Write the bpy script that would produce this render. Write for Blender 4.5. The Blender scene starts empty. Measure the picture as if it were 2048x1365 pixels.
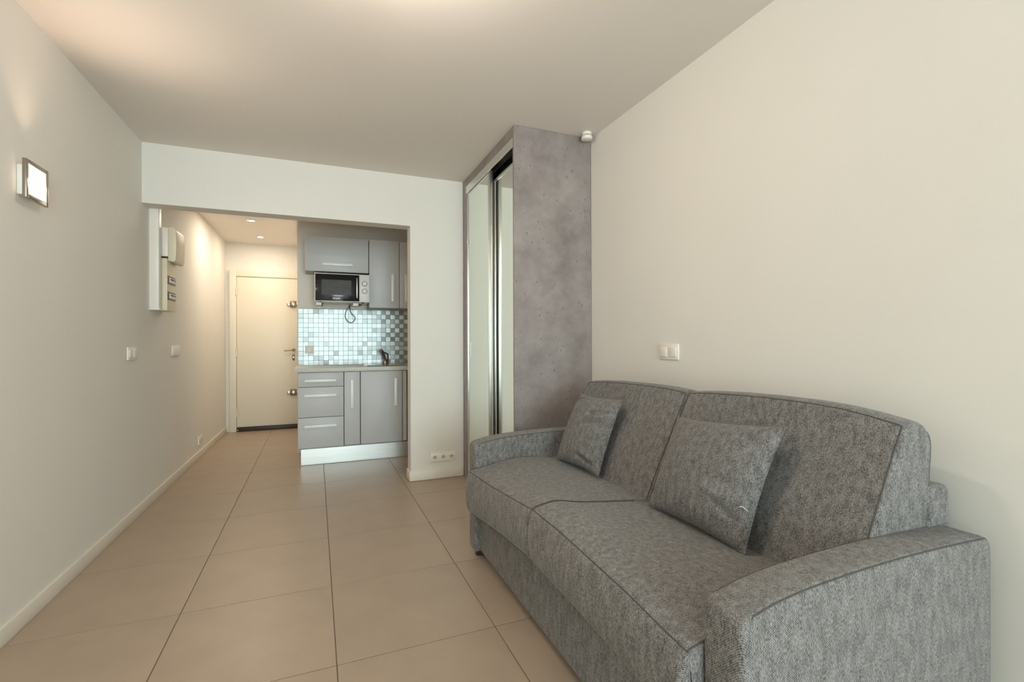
import bpy, bmesh, math, random
from mathutils import Matrix, Vector
random.seed(7)
PI = math.pi
scene = bpy.context.scene
COL = scene.collection

# ------------------------------------------------------------------ dimensions (metres)
XL, XR = -1.130, 1.704          # left / right wall faces
H = 2.527                       # living room ceiling
HC = 2.45                       # corridor ceiling
Y0 = -4.60                      # window wall behind the camera
D1 = 3.957                      # front of the beam / column
TB = 0.14                       # beam thickness
HB = 2.111                      # underside of beam
CX = 0.689                      # left edge of column
WX, WY = 1.138, 2.788           # wardrobe front plane / near side
YK = 5.42                       # kitchen back wall
XK = -0.222                     # corridor side of kitchen wall
XKR = 1.10                      # right wall of the kitchen niche
YD = 7.06                       # entrance wall

# ------------------------------------------------------------------ camera
cam_data = bpy.data.cameras.new('camera')
cam_data.sensor_fit = 'HORIZONTAL'
cam_data.sensor_width = 36.0
cam_data.lens = 951.95 / 2048 * 36.0
cam_data.clip_start = 0.02
cam = bpy.data.objects.new('camera', cam_data)
COL.objects.link(cam)
yaw, pitch, roll = 0.38254, 0.0020, -0.0033
fw = Vector((math.sin(yaw), math.cos(yaw), 0)); rt = Vector((math.cos(yaw), -math.sin(yaw), 0)); up = Vector((0, 0, 1))
f2 = fw * math.cos(pitch) + up * math.sin(pitch); u2 = up * math.cos(pitch) - fw * math.sin(pitch)
r3 = rt * math.cos(roll) + u2 * math.sin(roll); u3 = u2 * math.cos(roll) - rt * math.sin(roll)
M = Matrix((r3, u3, -f2)).transposed().to_4x4()
M.translation = Vector((0, 0, 1.1497))
cam.matrix_world = M
scene.camera = cam

# ------------------------------------------------------------------ world, daylight, exposure
world = bpy.data.worlds.new('world'); scene.world = world
world.use_nodes = True
bg = world.node_tree.nodes['Background']
bg.inputs['Color'].default_value = (0.80, 0.90, 1.0, 1)
bg.inputs['Strength'].default_value = 1.0
vs = scene.view_settings
vs.view_transform = 'Standard'; vs.look = 'None'; vs.gamma = 1.0; vs.exposure = 0.13
vs.use_curve_mapping = False
scene.cycles.max_bounces = 12
scene.cycles.diffuse_bounces = 7

def light(name, kind, loc, energy, color, rot=(0, 0, 0), **kw):
    d = bpy.data.lights.new(name, kind)
    d.energy = energy; d.color = color
    for k, v in kw.items(): setattr(d, k, v)
    o = bpy.data.objects.new(name, d); COL.objects.link(o)
    o.location = loc; o.rotation_euler = rot
    return o

# daylight entering by the window in the wall behind the camera
light('window_daylight', 'AREA', (0.55, Y0 + 0.06, 1.30), 185, (0.76, 0.955, 1.0), rot=(PI / 2, 0, 0),
      shape='RECTANGLE', size=1.8, size_y=2.1)

# ------------------------------------------------------------------ materials
def new_mat(name):
    m = bpy.data.materials.new(name); m.use_nodes = True
    nt = m.node_tree
    return m, nt, nt.nodes['Principled BSDF']

def N(nt, kind, **kw):
    n = nt.nodes.new(kind)
    for k, v in kw.items():
        if k in n.inputs: n.inputs[k].default_value = v
        else: setattr(n, k, v)
    return n

def mat(name, col, rough=0.5, metal=0.0, var=0.0, vscale=6.0, bump=0.0, bscale=200.0, spec=None, stretch=None, coat=0.0):
    """plain procedural material: colour with soft noise variation and a fine noise relief"""
    m, nt, b = new_mat(name)
    b.inputs['Roughness'].default_value = rough
    b.inputs['Metallic'].default_value = metal
    if spec is not None: b.inputs['Specular IOR Level'].default_value = spec
    if coat: b.inputs['Coat Weight'].default_value = coat
    tc = N(nt, 'ShaderNodeTexCoord')
    mp = N(nt, 'ShaderNodeMapping')
    if stretch: mp.inputs['Scale'].default_value = stretch
    nt.links.new(tc.outputs['Object'], mp.inputs['Vector'])
    n = N(nt, 'ShaderNodeTexNoise', Scale=vscale, Detail=3.0)
    nt.links.new(mp.outputs['Vector'], n.inputs['Vector'])
    r = N(nt, 'ShaderNodeValToRGB')
    lo = [max(0, c * (1 - var)) for c in col]; hi = [min(1, c * (1 + var)) for c in col]
    r.color_ramp.elements[0].position = 0.3; r.color_ramp.elements[1].position = 0.7
    r.color_ramp.elements[0].color = (*lo, 1); r.color_ramp.elements[1].color = (*hi, 1)
    nt.links.new(n.outputs['Fac'], r.inputs['Fac'])
    nt.links.new(r.outputs['Color'], b.inputs['Base Color'])
    if bump:
        n2 = N(nt, 'ShaderNodeTexNoise', Scale=bscale, Detail=2.0)
        nt.links.new(mp.outputs['Vector'], n2.inputs['Vector'])
        bp = N(nt, 'ShaderNodeBump', Strength=bump, Distance=0.002)
        nt.links.new(n2.outputs['Fac'], bp.inputs['Height'])
        nt.links.new(bp.outputs['Normal'], b.inputs['Normal'])
    return m

def emit_mat(name, col, strength):
    m, nt, b = new_mat(name)
    b.inputs['Base Color'].default_value = (*col, 1)
    b.inputs['Emission Color'].default_value = (*col, 1)
    b.inputs['Emission Strength'].default_value = strength
    return m

def fabric_mat(name, dark, light_, seed=0.0):
    """grey melange twill: diagonal ribs, flecks and a soft heather variation"""
    m, nt, b = new_mat(name)
    b.inputs['Roughness'].default_value = 0.95
    b.inputs['Specular IOR Level'].default_value = 0.15
    b.inputs['Sheen Weight'].default_value = 0.15
    b.inputs['Sheen Roughness'].default_value = 0.5
    tc = N(nt, 'ShaderNodeTexCoord')
    mp = N(nt, 'ShaderNodeMapping'); mp.inputs['Location'].default_value = (seed, seed, seed)
    nt.links.new(tc.outputs['Object'], mp.inputs['Vector'])
    wv = N(nt, 'ShaderNodeTexWave', Scale=120.0, Distortion=1.2, Detail=2.0)
    wv.inputs['Detail Scale'].default_value = 6.0
    wv.bands_direction = 'DIAGONAL'
    nt.links.new(mp.outputs['Vector'], wv.inputs['Vector'])
    st = N(nt, 'ShaderNodeMapping'); st.inputs['Scale'].default_value = (1.0, 1.0, 0.35)
    nt.links.new(mp.outputs['Vector'], st.inputs['Vector'])
    fl = N(nt, 'ShaderNodeTexNoise', Scale=420.0, Detail=2.0)
    nt.links.new(st.outputs['Vector'], fl.inputs['Vector'])
    he = N(nt, 'ShaderNodeTexNoise', Scale=60.0, Detail=4.0)
    nt.links.new(st.outputs['Vector'], he.inputs['Vector'])
    m1 = N(nt, 'ShaderNodeMath', operation='MULTIPLY_ADD'); m1.inputs[1].default_value = 0.22
    nt.links.new(wv.outputs['Fac'], m1.inputs[0]); 
    m2 = N(nt, 'ShaderNodeMath', operation='MULTIPLY_ADD'); m2.inputs[1].default_value = 1.1
    nt.links.new(fl.outputs['Fac'], m2.inputs[0])
    m3 = N(nt, 'ShaderNodeMath', operation='MULTIPLY_ADD'); m3.inputs[1].default_value = 0.5; m3.inputs[2].default_value = -0.42
    nt.links.new(he.outputs['Fac'], m3.inputs[0])
    nt.links.new(m3.outputs[0], m2.inputs[2]); nt.links.new(m2.outputs[0], m1.inputs[2])
    r = N(nt, 'ShaderNodeValToRGB')
    r.color_ramp.elements[0].position = 0.25; r.color_ramp.elements[1].position = 0.78
    r.color_ramp.elements[0].color = (*dark, 1); r.color_ramp.elements[1].color = (*light_, 1)
    nt.links.new(m1.outputs[0], r.inputs['Fac'])
    nt.links.new(r.outputs['Color'], b.inputs['Base Color'])
    bp = N(nt, 'ShaderNodeBump', Strength=0.35, Distance=0.0012)
    nt.links.new(m1.outputs[0], bp.inputs['Height'])
    nt.links.new(bp.outputs['Normal'], b.inputs['Normal'])
    return m

def concrete_mat(name):
    m, nt, b = new_mat(name)
    b.inputs['Roughness'].default_value = 0.42
    tc = N(nt, 'ShaderNodeTexCoord')
    n1 = N(nt, 'ShaderNodeTexNoise', Scale=4.0, Detail=8.0, Roughness=0.68)
    nt.links.new(tc.outputs['Object'], n1.inputs['Vector'])
    r1 = N(nt, 'ShaderNodeValToRGB')
    r1.color_ramp.elements[0].position = 0.32; r1.color_ramp.elements[1].position = 0.70
    r1.color_ramp.elements[0].color = (0.200, 0.168, 0.160, 1); r1.color_ramp.elements[1].color = (0.345, 0.303, 0.293, 1)
    nt.links.new(n1.outputs['Fac'], r1.inputs['Fac'])
    mp = N(nt, 'ShaderNodeMapping'); mp.inputs['Scale'].default_value = (1, 1, 0.55)
    nt.links.new(tc.outputs['Object'], mp.inputs['Vector'])
    vo = N(nt, 'ShaderNodeTexVoronoi', Scale=30.0)
    nt.links.new(mp.outputs['Vector'], vo.inputs['Vector'])
    pits = N(nt, 'ShaderNodeMath', operation='LESS_THAN'); pits.inputs[1].default_value = 0.13
    nt.links.new(vo.outputs['Distance'], pits.inputs[0])
    n2 = N(nt, 'ShaderNodeTexNoise', Scale=4.0, Detail=2.0)
    nt.links.new(tc.outputs['Object'], n2.inputs['Vector'])
    gate = N(nt, 'ShaderNodeMath', operation='GREATER_THAN'); gate.inputs[1].default_value = 0.49
    nt.links.new(n2.outputs['Fac'], gate.inputs[0])
    mul = N(nt, 'ShaderNodeMath', operation='MULTIPLY')
    nt.links.new(pits.outputs[0], mul.inputs[0]); nt.links.new(gate.outputs[0], mul.inputs[1])
    mul2 = N(nt, 'ShaderNodeMath', operation='MULTIPLY'); mul2.inputs[1].default_value = 0.55
    nt.links.new(mul.outputs[0], mul2.inputs[0])
    mx = N(nt, 'ShaderNodeMix', data_type='RGBA')
    nt.links.new(mul2.outputs[0], mx.inputs[0]); nt.links.new(r1.outputs['Color'], mx.inputs[6])
    mx.inputs[7].default_value = (0.07, 0.055, 0.05, 1)
    nt.links.new(mx.outputs[2], b.inputs['Base Color'])
    return m

def steel_tile_mat(name, rot, base):
    m, nt, b = new_mat(name)
    b.inputs['Base Color'].default_value = (*base, 1)
    b.inputs['Metallic'].default_value = 1.0
    b.inputs['Roughness'].default_value = 0.42
    b.inputs['Anisotropic'].default_value = 0.75
    b.inputs['Anisotropic Rotation'].default_value = rot
    tg = N(nt, 'ShaderNodeTangent', direction_type='UV_MAP')
    nt.links.new(tg.outputs['Tangent'], b.inputs['Tangent'])
    tc = N(nt, 'ShaderNodeTexCoord')
    mp = N(nt, 'ShaderNodeMapping'); mp.inputs['Scale'].default_value = (40, 900, 900) if rot == 0 else (900, 900, 40)
    nt.links.new(tc.outputs['Object'], mp.inputs['Vector'])
    n = N(nt, 'ShaderNodeTexNoise', Scale=1.0, Detail=1.0)
    nt.links.new(mp.outputs['Vector'], n.inputs['Vector'])
    bp = N(nt, 'ShaderNodeBump', Strength=0.15, Distance=0.0004)
    nt.links.new(n.outputs['Fac'], bp.inputs['Height'])
    nt.links.new(bp.outputs['Normal'], b.inputs['Normal'])
    return m

WALL = mat('wall_paint', (0.77, 0.745, 0.70), 0.75, var=0.012, vscale=2.0, bump=0.06, bscale=260)
CEIL = mat('ceiling_paint', (0.76, 0.71, 0.665), 0.85, var=0.01, vscale=1.5)
TRIM = mat('white_trim_paint', (0.80, 0.76, 0.68), 0.45, var=0.01)
TILE = mat('beige_floor_tile', (0.400, 0.312, 0.235), 0.38, var=0.05, vscale=5.0, bump=0.03, bscale=500)
GROUT = mat('floor_grout', (0.16, 0.115, 0.075), 0.9, var=0.1)
PLASTIC = mat('white_plastic', (0.84, 0.80, 0.74), 0.35, var=0.005)
CREAMP = mat('cream_plastic', (0.74, 0.67, 0.50), 0.4, var=0.01)
DARKP = mat('dark_plastic', (0.02, 0.02, 0.02), 0.35)
BLACK = mat('black_gap', (0.012, 0.012, 0.012), 0.7)
CONC = concrete_mat('concrete_laminate')
ALU = mat('aluminium_profile', (0.78, 0.78, 0.75), 0.32, 0.9, var=0.02)
STEEL = mat('brushed_steel', (0.72, 0.73, 0.70), 0.34, 0.95, var=0.05, vscale=3.0, stretch=(1, 30, 30), bump=0.05, bscale=60)
MIRROR, _nt, _b = new_mat('mirror_glass')
_b.inputs['Base Color'].default_value = (0.86, 0.92, 0.86, 1); _b.inputs['Metallic'].default_value = 1.0; _b.inputs['Roughness'].default_value = 0.015
CAB = mat('grey_cabinet_front', (0.57, 0.575, 0.58), 0.42, 0.0, var=0.015, vscale=3.0)
CARC = mat('grey_cabinet_carcass', (0.36, 0.35, 0.335), 0.5, var=0.01)
HANDLE = mat('satin_handle', (0.86, 0.89, 0.88), 0.42, 0.05, var=0.02)
WORK = mat('worktop_laminate', (0.62, 0.62, 0.57), 0.4, var=0.05, vscale=40)
SINKM = mat('sink_steel', (0.78, 0.78, 0.76), 0.22, 1.0, var=0.02)
TAPM = mat('dark_chrome', (0.30, 0.285, 0.26), 0.2, 1.0, var=0.05)
STILE = [steel_tile_mat('brushed_tile_horizontal', 0.0, (0.47, 0.515, 0.51)), steel_tile_mat('brushed_tile_vertical', 0.25, (0.47, 0.515, 0.51))]
TGROUT = mat('mosaic_grout', (0.33, 0.335, 0.33), 0.8)
DOORM = mat('cream_door_paint', (0.77, 0.71, 0.595), 0.42, var=0.012, vscale=1.5)
BRASS = mat('aged_brass', (0.26, 0.19, 0.11), 0.35, 0.9, var=0.2, vscale=30)
NICKEL = mat('nickel', (0.70, 0.68, 0.62), 0.25, 0.95)
WOODD = mat('dark_threshold', (0.035, 0.022, 0.014), 0.5, var=0.2)
FAB = fabric_mat('grey_twill_fabric', (0.054, 0.051, 0.049), (0.318, 0.303, 0.293))
FABC = fabric_mat('grey_cushion_fabric', (0.050, 0.048, 0.047), (0.298, 0.287, 0.279), 3.7)
PIPE = mat('fabric_piping', (0.080, 0.076, 0.072), 0.95, var=0.25, vscale=200)
THREAD = mat('white_thread', (0.85, 0.85, 0.82), 0.8)
MWHITE = mat('microwave_enamel', (0.80, 0.80, 0.77), 0.35, var=0.01)
MBLACK = mat('microwave_glass', (0.012, 0.012, 0.013), 0.12)
MWIN = mat('microwave_window_mesh', (0.055, 0.053, 0.05), 0.35, spec=0.2, var=0.15, vscale=20)
GLASSF = emit_mat('lit_frosted_glass', (1.0, 0.84, 0.70), 0.85)
BULB = emit_mat('lit_bulb', (1.0, 0.90, 0.74), 40.0)
SPOT = emit_mat('lit_spot_lens', (1.0, 0.95, 0.85), 14.0)
SCONCEM = mat('sconce_metal', (0.36, 0.30, 0.25), 0.3, 0.85, var=0.05)
SOCKD = mat('socket_well', (0.62, 0.58, 0.52), 0.4)

# ------------------------------------------------------------------ mesh helpers
WLOC = {}            # world location of every object made here

class MB:
    """collects geometry in world coordinates and links it as one mesh object"""
    def __init__(self): self.bm = bmesh.new()
    def box(self, x0, x1, y0, y1, z0, z1, bev=0.0, seg=2):
        b = bmesh.new()
        bmesh.ops.create_cube(b, size=1.0)
        for v in b.verts:
            v.co = Vector(((x0 + x1) / 2 + v.co.x * (x1 - x0), (y0 + y1) / 2 + v.co.y * (y1 - y0), (z0 + z1) / 2 + v.co.z * (z1 - z0)))
        if bev: bmesh.ops.bevel(b, geom=list(b.edges), offset=bev, segments=seg, profile=0.5, affect='EDGES')
        self._merge(b); return self
    def cyl(self, p0, p1, r0, r1=None, seg=20, bev=0.0):
        r1 = r0 if r1 is None else r1
        p0, p1 = Vector(p0), Vector(p1); d = p1 - p0
        b = bmesh.new()
        bmesh.ops.create_cone(b, cap_ends=True, segments=seg, radius1=r0, radius2=r1, depth=d.length)
        if bev:
            ed = [e for e in b.edges if abs(e.verts[0].co.z - e.verts[1].co.z) < 1e-6]
            bmesh.ops.bevel(b, geom=ed, offset=bev, segments=2, profile=0.5, affect='EDGES')
        rot = d.to_track_quat('Z', 'Y').to_matrix().to_4x4()
        bmesh.ops.transform(b, matrix=Matrix.Translation((p0 + p1) / 2) @ rot, verts=list(b.verts))
        self._merge(b); return self
    def prism(self, pts, axis, a0, a1, bev=0.0, seg=2):
        """closed 2D outline pts extruded along axis ('x','y','z') from a0 to a1"""
        b = bmesh.new()
        def mk(p, a):
            return {'x': (a, p[0], p[1]), 'y': (p[0], a, p[1]), 'z': (p[0], p[1], a)}[axis]
        v0 = [b.verts.new(mk(p, a0)) for p in pts]; v1 = [b.verts.new(mk(p, a1)) for p in pts]
        f0 = b.faces.new(v0); f1 = b.faces.new(v1)
        n = len(pts)
        for i in range(n): b.faces.new((v0[i], v0[(i + 1) % n], v1[(i + 1) % n], v1[i]))
        bmesh.ops.recalc_face_normals(b, faces=list(b.faces))
        if bev:
            ed = list(set(list(f0.edges) + list(f1.edges)))
            bmesh.ops.bevel(b, geom=ed, offset=bev, segments=seg, profile=0.5, affect='EDGES')
        self._merge(b); return self
    def tube(self, path, r, seg=8, closed=False):
        path = [Vector(p) for p in path]; n = len(path)
        b = bmesh.new(); rings = []
        ref = None
        for i, p in enumerate(path):
            a = path[(i - 1) % n] if (closed or i > 0) else p
            c = path[(i + 1) % n] if (closed or i < n - 1) else p
            t = (c - a).normalized()
            if ref is None:
                ref = t.orthogonal().normalized()
            else:
                ref = (ref - t * ref.dot(t))
                ref = ref.normalized() if ref.length > 1e-6 else t.orthogonal().normalized()
            w = t.cross(ref)
            rings.append([b.verts.new(p + (ref * math.cos(2 * PI * k / seg) + w * math.sin(2 * PI * k / seg)) * r) for k in range(seg)])
        for i in range(n if closed else n - 1):
            A, B = rings[i], rings[(i + 1) % n]
            for k in range(seg): b.faces.new((A[k], A[(k + 1) % seg], B[(k + 1) % seg], B[k]))
        if not closed:
            b.faces.new(rings[0][::-1]); b.faces.new(rings[-1])
        bmesh.ops.recalc_face_normals(b, faces=list(b.faces))
        self._merge(b); return self
    def grid(self, rows, closed_v=False, caps=False):
        """rows: list of lists of points -> quads; closed_v closes each row; caps fills first and last row"""
        b = bmesh.new()
        vr = [[b.verts.new(p) for p in row] for row in rows]
        m = len(rows[0])
        for i in range(len(vr) - 1):
            for k in range(m if closed_v else m - 1):
                b.faces.new((vr[i][k], vr[i][(k + 1) % m], vr[i + 1][(k + 1) % m], vr[i + 1][k]))
        if caps:
            b.faces.new(vr[0][::-1]); b.faces.new(vr[-1])
        bmesh.ops.recalc_face_normals(b, faces=list(b.faces))
        self._merge(b); return self
    def sphere(self, c, r, sx=1, sy=1, sz=1, u=24, v=12):
        b = bmesh.new()
        bmesh.ops.create_uvsphere(b, u_segments=u, v_segments=v, radius=r)
        for w in b.verts: w.co = Vector((c[0] + w.co.x * sx, c[1] + w.co.y * sy, c[2] + w.co.z * sz))
        self._merge(b); return self
    def _merge(self, b):
        me = bpy.data.meshes.new('tmp'); b.to_mesh(me); b.free()
        self.bm.from_mesh(me); bpy.data.meshes.remove(me)
    def build(self, name, material, parent=None, smooth=True, angle=35):
        bm = self.bm
        xs = [v.co.x for v in bm.verts]; ys = [v.co.y for v in bm.verts]; zs = [v.co.z for v in bm.verts]
        c = Vector(((min(xs) + max(xs)) / 2, (min(ys) + max(ys)) / 2, min(zs)))
        for v in bm.verts: v.co -= c
        me = bpy.data.meshes.new(name); bm.to_mesh(me); bm.free()
        me.materials.append(material)
        if smooth:
            for p in me.polygons: p.use_smooth = True
            me.set_sharp_from_angle(angle=math.radians(angle))
        return place(name, me, c, parent)

def place(name, me, c, parent=None):
    o = bpy.data.objects.new(name, me); COL.objects.link(o)
    c = Vector(c)
    if parent is not None:
        o.parent = parent; o.location = c - WLOC[parent.name]
    else:
        o.location = c
    WLOC[o.name] = c
    return o

def thing(name, loc, label, cat, group=None):
    o = bpy.data.objects.new(name, None); COL.objects.link(o)
    o.location = loc; o.empty_display_size = 0.05
    WLOC[o.name] = Vector(loc)
    o['label'] = label; o['category'] = cat
    if group: o['group'] = group
    return o

def tag(o, label, cat, group=None):
    o['label'] = label; o['category'] = cat
    if group: o['group'] = group
    return o

def struct(o, label=None):
    o['kind'] = 'structure'
    if label: o['label'] = label
    return o

def BX(name, m, parent, x0, x1, y0, y1, z0, z1, bev=0.0, seg=2):
    return MB().box(x0, x1, y0, y1, z0, z1, bev, seg).build(name, m, parent)

def interp(x, xs, ys):
    if x <= xs[0]: return ys[0]
    for i in range(len(xs) - 1):
        if x <= xs[i + 1]:
            t = (x - xs[i]) / (xs[i + 1] - xs[i]); t = t * t * (3 - 2 * t) if False else t
            return ys[i] + (ys[i + 1] - ys[i]) * t
    return ys[-1]

def smooth_path(pts, n=8, closed=False):
    """Catmull-Rom through pts"""
    P = [Vector(p) for p in pts]; out = []; m = len(P)
    rng = range(m) if closed else range(m - 1)
    for i in rng:
        p0 = P[(i - 1) % m] if (closed or i > 0) else P[i]
        p1 = P[i]; p2 = P[(i + 1) % m]
        p3 = P[(i + 2) % m] if (closed or i + 2 < m) else p2
        for k in range(n):
            t = k / n
            out.append(0.5 * ((2 * p1) + (p2 - p0) * t + (2 * p0 - 5 * p1 + 4 * p2 - p3) * t * t + (3 * p1 - p0 - 3 * p2 + p3) * t ** 3))
    if not closed: out.append(P[-1])
    return out

# ------------------------------------------------------------------ the room shell
floor = struct(BX('floor', GROUT, None, XL - 0.1, XR + 0.1, Y0 - 0.1, YD + 0.1, -0.08, -0.0025), 'beige large-format tiled floor with thin dark joints')
T, TROT, TX, TY, JOINT = 0.600, 0.0089, -0.5538, 2.4025, 0.0035
def clip(poly, ax, val, keep_less):
    out = []
    for i in range(len(poly)):
        a, b = poly[i], poly[(i + 1) % len(poly)]
        ia = (a[ax] <= val) == keep_less; ib = (b[ax] <= val) == keep_less
        if ia: out.append(a)
        if ia != ib:
            t = (val - a[ax]) / (b[ax] - a[ax])
            out.append((a[0] + (b[0] - a[0]) * t, a[1] + (b[1] - a[1]) * t))
    return out
ct, stn = math.cos(TROT), math.sin(TROT)
full_me = None
for i in range(-3, 6):
    for j in range(-13, 10):
        g = JOINT / 2
        loc = [(i * T + g, j * T + g), ((i + 1) * T - g, j * T + g), ((i + 1) * T - g, (j + 1) * T - g), (i * T + g, (j + 1) * T - g)]
        poly = [(TX + ct * x - stn * y, TY + stn * x + ct * y) for x, y in loc]
        for ax, val, less in ((0, XL, False), (0, XR, True), (1, Y0, False), (1, YD, True)):
            poly = clip(poly, ax, val, less)
            if len(poly) < 3: break
        if len(poly) < 3: continue
        w = max(p[0] for p in poly) - min(p[0] for p in poly); h = max(p[1] for p in poly) - min(p[1] for p in poly)
        if w < 0.02 or h < 0.02: continue
        whole = len(poly) == 4 and w > 0.599 and h > 0.599
        if whole and full_me is not None:
            c = ((min(p[0] for p in poly) + max(p[0] for p in poly)) / 2, (min(p[1] for p in poly) + max(p[1] for p in poly)) / 2, -0.0025)
            place('floor_tile', full_me, c, floor)
        else:
            o = MB().prism(poly, 'z', -0.0025, 0.0, bev=0.0006, seg=1).build('floor_tile', TILE, floor)
            if whole: full_me = o.data

struct(BX('ceiling', CEIL, None, XL - 0.1, XR + 0.1, Y0 - 0.1, D1 + TB, H, H + 0.1), 'smooth off-white living room ceiling')
struct(BX('ceiling_corridor', CEIL, None, XL - 0.1, XKR + 0.1, D1 + TB, YD + 0.1, HC, HC + 0.177), 'lower ceiling over the entrance corridor and kitchenette')
struct(BX('wall_left', WALL, None, XL - 0.1, XL, Y0 - 0.1, YD + 0.1, -0.08, H), 'long bare off-white wall on the left')
struct(BX('wall_right', WALL, None, XR, XR + 0.1, Y0 - 0.1, D1 + TB, -0.08, H), 'bare off-white wall behind the sofa')
struct(MB().box(XL, CX, D1, D1 + TB, HB, H).box(CX, XR, D1, D1 + TB, 0.0, H).build('wall_back', WALL, None, smooth=False), 'off-white beam and column framing the kitchenette opening')
struct(BX('wall_kitchen', WALL, None, XK, XKR + 0.1, YK, YD + 0.1, 0.0, HC), 'wall behind the kitchenette')
struct(BX('wall_niche', WALL, None, XKR, XKR + 0.1, D1 + TB, YK, 0.0, HC), 'right side wall of the kitchenette niche')
struct(BX('wall_entrance', WALL, None, XL, XK, YD, YD + 0.1, 0.0, HC), 'end wall of the corridor around the entrance door')
# window wall behind the camera
wx0, wx1, wz0, wz1 = -0.40, 1.50, 0.20, 2.40
struct(MB().box(XL, wx0, Y0 - 0.1, Y0, 0, H).box(wx1, XR, Y0 - 0.1, Y0, 0, H).box(wx0, wx1, Y0 - 0.1, Y0, 0, wz0).box(wx0, wx1, Y0 - 0.1, Y0, wz1, H)
       .build('wall_rear', WALL, None, smooth=False), 'window wall facing the kitchenette')
win = BX('window_1', TRIM, None, wx0, wx0 + 0.06, Y0 - 0.08, Y0 - 0.02, wz0, wz1, 0.004)
struct(win, 'white framed window')
for nm, bb in (('frame', (wx1 - 0.06, wx1, wz0, wz1)), ('frame', (wx0 + 0.06, wx1 - 0.06, wz0, wz0 + 0.06)), ('frame', (wx0 + 0.06, wx1 - 0.06, wz1 - 0.06, wz1)), ('mullion', (0.51, 0.59, wz0 + 0.06, wz1 - 0.06))):
    BX(nm, TRIM, win, bb[0], bb[1], Y0 - 0.08, Y0 - 0.02, bb[2], bb[3], 0.004)

def skirting(name, pts, h, label, t=0.012):
    """pts: polyline in the floor plane, the room lies on the right hand of its direction"""
    b = MB()
    for (xa, ya), (xb, yb) in zip(pts[:-1], pts[1:]):
        if abs(xb - xa) < 1e-6: b.box(min(xa, xa + t), max(xa, xa + t), min(ya, yb), max(ya, yb), 0.0, h, 0.003, 2)
        else: b.box(min(xa, xb), max(xa, xb), ya - t, ya, 0.0, h, 0.003, 2)
    return struct(b.build(name, TRIM, None), label)
skirting('baseboard_left', [(XL, Y0), (XL, YD - 0.03)], 0.072, 'low white skirting board along the left wall')
_b = MB().box(CX - 0.012, WX - 0.002, D1 - 0.012, D1, 0.004, 0.080, 0.003).box(CX - 0.012, CX, D1, D1 + TB, 0.004, 0.080, 0.003)
struct(_b.build('baseboard_column', TRIM, None), 'white skirting board around the foot of the column')

# ------------------------------------------------------------------ entrance door
door = thing('door_1', (-0.64, YD - 0.03, 0), 'cream entrance door at the end of the corridor with two box locks', 'door')
del door['category']; door['kind'] = 'structure'
LX0, LX1, LZ1 = -1.003, -0.268, 2.006
BX('door_frame', DOORM, door, LX0 - 0.082, LX0 - 0.003, YD - 0.045, YD, 0.0, LZ1 + 0.085, 0.004)
BX('door_frame', DOORM, door, LX0 - 0.003, LX1 + 0.003, YD - 0.045, YD, LZ1 + 0.004, LZ1 + 0.085, 0.004)
BX('door_frame', DOORM, door, LX1 + 0.003, XK - 0.002, YD - 0.045, YD, 0.0, LZ1 + 0.085, 0.004)
leaf = BX('door_leaf', DOORM, door, LX0, LX1, YD - 0.034, YD - 0.002, 0.058, LZ1, 0.002)
BX('threshold_bar', WOODD, door, LX0 + 0.002, LX1, YD - 0.055, YD - 0.002, 0.0, 0.054, 0.004)
MB().cyl((LX0 + 0.010, YD - 0.06, 0.022), (LX0 + 0.022, YD - 0.06, 0.022), 0.007).build('threshold_stop', NICKEL, door)
for z in (1.82, 1.02, 0.25):
    MB().cyl((LX0 - 0.002, YD - 0.050, z - 0.055), (LX0 - 0.002, YD - 0.050, z + 0.055), 0.009).build('hinge', DOORM, door)
for z in (1.666, 0.484):
    lk = BX('box_lock', BRASS, door, -0.375, -0.300, YD - 0.060, YD - 0.034, z - 0.042, z + 0.042, 0.006)
    MB().cyl((-0.338, YD - 0.078, z), (-0.338, YD - 0.058, z), 0.022, bev=0.003).build('lock_cylinder', NICKEL, lk)
    BX('bolt_keep', NICKEL, lk, -0.415, -0.377, YD - 0.052, YD - 0.034, z - 0.022, z + 0.022, 0.003)
    BX('bolt', NICKEL, lk, -0.300, -0.272, YD - 0.052, YD - 0.034, z - 0.018, z + 0.018, 0.003)
hd = MB().cyl((-0.330, YD - 0.05, 1.052), (-0.330, YD - 0.034, 1.052), 0.022).build('handle_rose', BRASS, door)
MB().tube(smooth_path([(-0.330, YD - 0.040, 1.052), (-0.332, YD - 0.080, 1.052), (-0.36, YD - 0.088, 1.050), (-0.45, YD - 0.088, 1.046)], 5), 0.0085).build('lever', BRASS, hd)
kh = BX('keyhole_plate', BRASS, door, -0.350, -0.322, YD - 0.040, YD - 0.034, 0.912, 0.990, 0.004)
MB().cyl((-0.336, YD - 0.046, 0.955), (-0.336, YD - 0.038, 0.955), 0.008).build('lock_cylinder', NICKEL, kh)

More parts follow.
